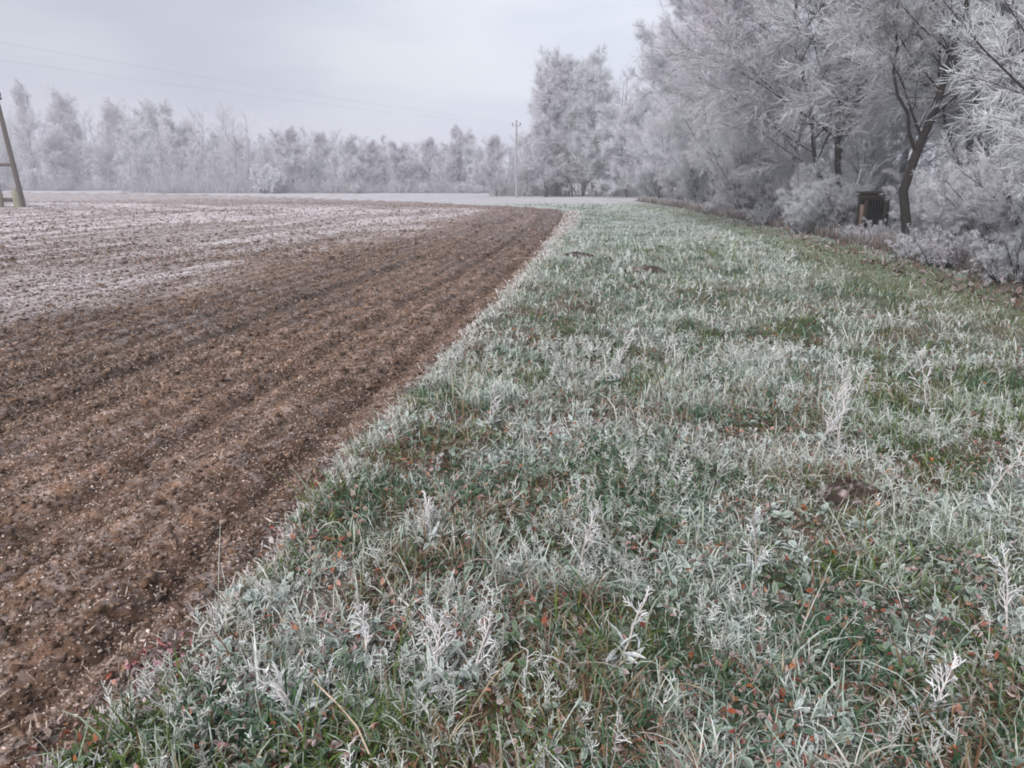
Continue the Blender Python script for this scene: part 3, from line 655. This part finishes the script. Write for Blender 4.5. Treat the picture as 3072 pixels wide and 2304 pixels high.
# ------------------------------------------------------------------ molehills of dark earth
def mole(x, y, rad, h, label):
    n = 26; a = np.linspace(0, 2 * math.pi, n, endpoint=False); rs = np.linspace(0.02, 1, 9)
    V = [];
    for q in rs:
        rr_ = rad * q * (1 + .18 * np.sin(a * 3 + x * 9) + rng.normal(0, .07, n)); px, py = np.cos(a) * rr_ * 1.35, np.sin(a) * rr_
        V.append(np.stack([px, py, h * (1 - q ** 1.7) + rng.normal(0, h * .13, n) - .012 * (q > .95)], 1))
    V = np.concatenate(V); i, j = np.meshgrid(np.arange(8), np.arange(n), indexing='ij')
    Q = np.stack([i * n + j, (i + 1) * n + j, (i + 1) * n + (j + 1) % n, i * n + (j + 1) % n], -1)
    V[:, 2] += gz(V[:, :2] + (x, y)) - g1(x, y)
    c = mixc((.022, .015, .013), (.07, .048, .038), rng.random(len(V))); c = mixc(c, np.array((.5, .42, .42)), (rng.random(len(V)) < .1) * .6)
    o = obj('molehill', mesh('molehill', V, Q, M_ground, {'Col': c}), loc=(x, y, g1(x, y) + .015)); tag(o, label, 'molehill', 'small heaps of dark earth in the verge')
mole(1.78, 3.95, .17, .06, 'dark crumbly molehill in the grass at the lower right, nearest of the three')
mole(2.44, 15.0, .32, .10, 'flat dark earth heap in the middle of the verge')
mole(1.45, 17.9, .26, .09, 'small dark earth heap close to the field edge, farthest of the three')

# ------------------------------------------------------------------ frosted dry weeds standing above the turf
def weed(x, y, h, lean, laz, nb, label, rosette=True, frost=.85, name='frosted_weed'):
    e = empty(name, (x, y, g1(x, y) - .01), 0); tag(e, label, 'weed', 'frosted dry weeds standing in the grass')
    h *= 1.35
    D = norm(np.array([[math.sin(laz) * math.sin(lean), math.cos(laz) * math.sin(lean), math.cos(lean)]]))
    P1, r1 = walk(np.zeros((1, 3)), D, np.array([h]), 8, 0, .10, np.array([.0052]), np.array([.0025]))
    cs = np.array((.62, .58, .55)) * frost + np.array((.2, .13, .08)) * (1 - frost)
    g = Geo(); V, Qq = tubes(P1, r1, 5); g.add(V, Qq, np.tile(cs, (len(V), 1))); obj('stem', g.build('weed stem', M_blade, 'Col', True), e)
    if nb:
        P2, r2 = sprout(P1, r1, nb, .25, 1, .6, .32, 4, .05, .12, .7, .5, lmin=.012, rmin=.0032)
        P3, r3 = sprout(P2, r2, 6, .2, 1, .7, .4, 3, 0, .2, .9, .6, lmin=.010, rmin=.003)
        g = Geo()
        for a_, b_ in ((P2, r2), (P3, r3)): V, Qq = tubes(a_, b_, 3); g.add(V, Qq, mixc((.60, .56, .54), (.92, .92, .95), rng.random(len(V))))
        obj('branches', g.build('weed branches', M_blade, 'Col'), e)
    if rosette:
        n = 16; P = rng.normal(0, .02, (n, 2)); gcol = mixc((.05, .10, .045), (.12, .15, .08), rng.random(n))
        g = Geo().add(*leaves(P, rng.uniform(.01, .06, n), rng.uniform(.05, .11, n), rng.uniform(.012, .026, n), rng.uniform(0, 6.28, n), rng.normal(.5, .3, n), rng.normal(0, .4, n), rng.uniform(.1, .6, n),
                              mixc(gcol, (.5, .55, .54), rng.uniform(.2, .8, n)), mixc(gcol, (.72, .74, .76), rng.uniform(.6, 1, n))))
        obj('leaves', g.build('weed leaves', M_blade, 'Col', True), e)
weed(.27, 2.99, .26, .12, 2.0, 9, 'frosted branching weed in the middle of the foreground, tallest there')
weed(-.24, 2.31, .20, .08, .5, 10, 'white bushy frosted weed left of centre near the bottom')
weed(-.14, 2.33, .19, .30, 1.3, 5, 'thin frosted stalk leaning right beside the white bushy weed')
weed(1.72, 4.36, .42, .22, 1.0, 7, 'tall pale bent stalk behind the dark molehill at right')
weed(1.95, 4.55, .36, .10, -1.0, 6, 'second tall stalk, just right of the bent one behind the molehill')
weed(2.36, 3.76, .25, .30, 1.2, 6, 'frosted stalk at the right, beyond the dark molehill')
weed(1.80, 2.62, .22, .15, .8, 7, 'spiky frosted stalk at the right edge of the foreground')
weed(-.64, 2.12, .17, .45, -1.2, 8, 'frosted weed sprawling at the bottom left of the grass')
weed(1.02, 3.08, .22, .10, 2.6, 7, 'brownish frosted weed right of centre, short stem', frost=.5)
weed(.37, 2.44, .19, .30, 1.0, 5, 'slanting frosted stem near the bottom centre')
weed(-.36, 3.35, .17, .2, -.8, 9, 'fluffy frosted weed left of centre, halfway down the turf')
weed(-.50, 2.45, .14, .3, -.5, 8, 'small silvery weed close to the soil edge')
weed(1.30, 2.16, .15, .2, .5, 8, 'small frosted weed at the bottom right')
weed(.83, 6.3, .3, .1, 1.5, 7, 'frosted weed in the middle of the verge, beyond the foreground ones')
weed(2.9, 5.4, .32, .2, -.6, 7, 'frosted stalk far right in the middle of the verge')
weed(-.15, 5.1, .24, .15, .4, 8, 'frosted weed near the soil edge, middle distance')
weed(3.05, 3.0 + 1.1, .26, .2, .3, 7, 'frosted weed by the right picture edge, above the spiky stalk')
# one long straw lying aslant at the bottom
P1 = np.array([[(-.62, 2.20, .10), (-.52, 2.10, .085), (-.45, 2.02, .07), (-.40, 1.93, .05)]]); P1[..., 2] += g1(-.5, 2.1)
g = Geo(); V, Qq = tubes(P1, np.full((1, 4), .0032), 5); g.add(V, Qq, np.tile((.55, .44, .33), (len(V), 1)))
o = obj('dry_straw', g.build('dry_straw', M_blade, 'Col', True)); tag(o, 'long tan straw lying aslant over the grass at the bottom left', 'straw')

# ------------------------------------------------------------------ timber A-frame pole at the left
def beam(a, b, w, mat, name, parent, w2=None, m=10):
    a, b = np.array(a, float), np.array(b, float); t = np.linspace(0, 1, 6)[:, None]; Pp = (a * (1 - t) + b * t)[None]
    me = Geo().add(*tubes(Pp, np.linspace(w, w2 or w, 6)[None], m)).build(name, mat, smooth=True); return obj(name, me, parent)
ap = empty('timber_pole', (-32.4, 53.2, -.02)); tag(ap, 'weathered A-shaped timber pole with crossbars, cut by the left picture edge', 'utility pole')
H = 6.7
for s in (-1, 1): beam((s * .82, 0, 0), (s * .10, 0, H), .17, M_pole, 'leg', ap, .13)
beam((-1.6, 0, .42), (.9, 0, .42), .13, M_pole, 'crossbar', ap); beam((-.8, .15, 2.6), (.6, .15, 2.6), .10, M_pole, 'crossbar', ap)
beam((-.45, -.1, H - .1), (.45, -.1, H - .1), .09, M_pole, 'crossarm', ap)
for s in (-.4, 0, .4):
    Pp = np.array([[(s, -.1, H), (s, -.1, H + .12), (s, -.1, H + .24), (s, -.1, H + .34)]]); obj('insulator', Geo().add(*tubes(Pp, np.array([[.03, .09, .07, .02]]), 8)).build('insulator', M_ceramic, smooth=True), ap)
for s in (-1, 1):
    g = Geo(); Pp = np.array([[(s * .62, -.2, -.1), (s * .56, -.2, .7), (s * .52, -.2, 1.0), (s * .50, -.2, 1.15)]]); g.add(*tubes(Pp, np.array([[.30, .24, .19, .03]]), 7))
    obj('footing', g.build('footing', M_foot), ap)
# thin grey pole in the distance
gp = empty('utility_pole', (.42, 79, -.02)); tag(gp, 'thin grey utility pole in front of the far trees, left of the tall clump', 'utility pole')
beam((0, 0, 0), (0, 0, 6.9), .11, M_palepole, 'mast', gp, .07)
beam((-.4, 0, 6.6), (.4, 0, 6.6), .035, M_palepole, 'crossarm', gp)
for s in (-.36, 0, .36):
    z0 = 6.65 if s else 6.9; Pp = np.array([[(s, 0, z0), (s, 0, z0 + .1), (s, 0, z0 + .18), (s, 0, z0 + .24)]]); obj('insulator', Geo().add(*tubes(Pp, np.array([[.02, .06, .05, .01]]), 8)).build('insulator', M_ceramic, smooth=True), gp)
for dx, dz, lab in ((-.36, -.05, 'lower faint overhead cable running from upper left to the grey pole'), (.36, .0, 'upper faint overhead cable running from upper left to the grey pole')):
    A = np.array((-36 + dx, -6.0, 7.1)); B = np.array((.42 + dx, 79, 6.85)); t = np.linspace(0, 1, 40)[:, None]
    Pp = A * (1 - t) + B * t; Pp[:, 2] += -4 * .75 * (t * (1 - t))[:, 0] + dz * 3 + (dx > 0) * .7 * (1 - t[:, 0])
    o = obj('overhead_cable', Geo().add(*tubes(Pp[None], np.full((1, 40), .003), 5)).build('overhead_cable', M_wire, smooth=True)); tag(o, lab, 'cable', 'overhead cables')

# ------------------------------------------------------------------ small dark hut in the thicket
hx, hy = 10.0, 22.7
hu = empty('wooden_hut', (hx, hy, g1(hx, hy) + .05), R(-18)); hu.scale = (.58, .66, .68); tag(hu, 'small dark wooden hut half hidden in the frosted thicket', 'hut')
def part(name, boxes, mat, parent):
    g = Geo()
    for b in boxes: g.add(*box(*b))
    return obj(name, g.build(name, mat), parent)
bw = [(-.62 + i * .125, -.62 + i * .125 + .117, .98 + (i % 2) * .006, 1.0 + (i % 2) * .006, .1, 1.72) for i in range(10)]
part('back_wall', bw, M_hut, hu)
part('side_wall', [(-.66, -.63, .0, .985, .1, 1.72)], M_hut, hu); part('side_wall', [(.63, .66, .0, .985, .1, 1.72)], M_hut, hu)
part('front_board', [(-.62, -.45, -.04, -.015, .25, 1.35)], M_plank, hu); part('front_board', [(-.44, -.30, -.045, -.02, .1, 1.75)], M_hut, hu); part('front_board', [(.42, .60, -.04, -.015, .1, 1.75)], M_hut, hu)
part('lintel', [(-.7, .7, -.075, -.046, 1.52, 1.80)], M_hut, hu)
part('floor', [(-.628, .628, -.01, .975, .1, .14)], M_hut, hu)
for sx in (-.6, .6):
    for sy in (.06, .9): part('leg', [(sx - .04, sx + .04, sy - .04, sy + .04, -.1, .098)], M_hut, hu)
rf = part('roof', [(-.8, .8, -.2, 1.15, 1.81, 1.86)], M_hut, hu)

# ------------------------------------------------------------------ air
def m_haze():
    m = bpy.data.materials.new('haze'); m.use_nodes = True; t = m.node_tree; t.nodes.clear(); o = N(t, 'ShaderNodeOutputMaterial'); v = N(t, 'ShaderNodeVolumePrincipled')
    v.inputs['Color'].default_value = (.90, .91, .97, 1); v.inputs['Density'].default_value = .0026; v.inputs['Anisotropy'].default_value = .2
    t.links.new(v.outputs[0], o.inputs['Volume']); return m
V, Qq = box(-405, 405, -405, 405, -1.6, 20); o = obj('haze', mesh('haze', V, Qq, m_haze())); tag(o, 'thin pale winter haze over the field', 'haze', kind='stuff')
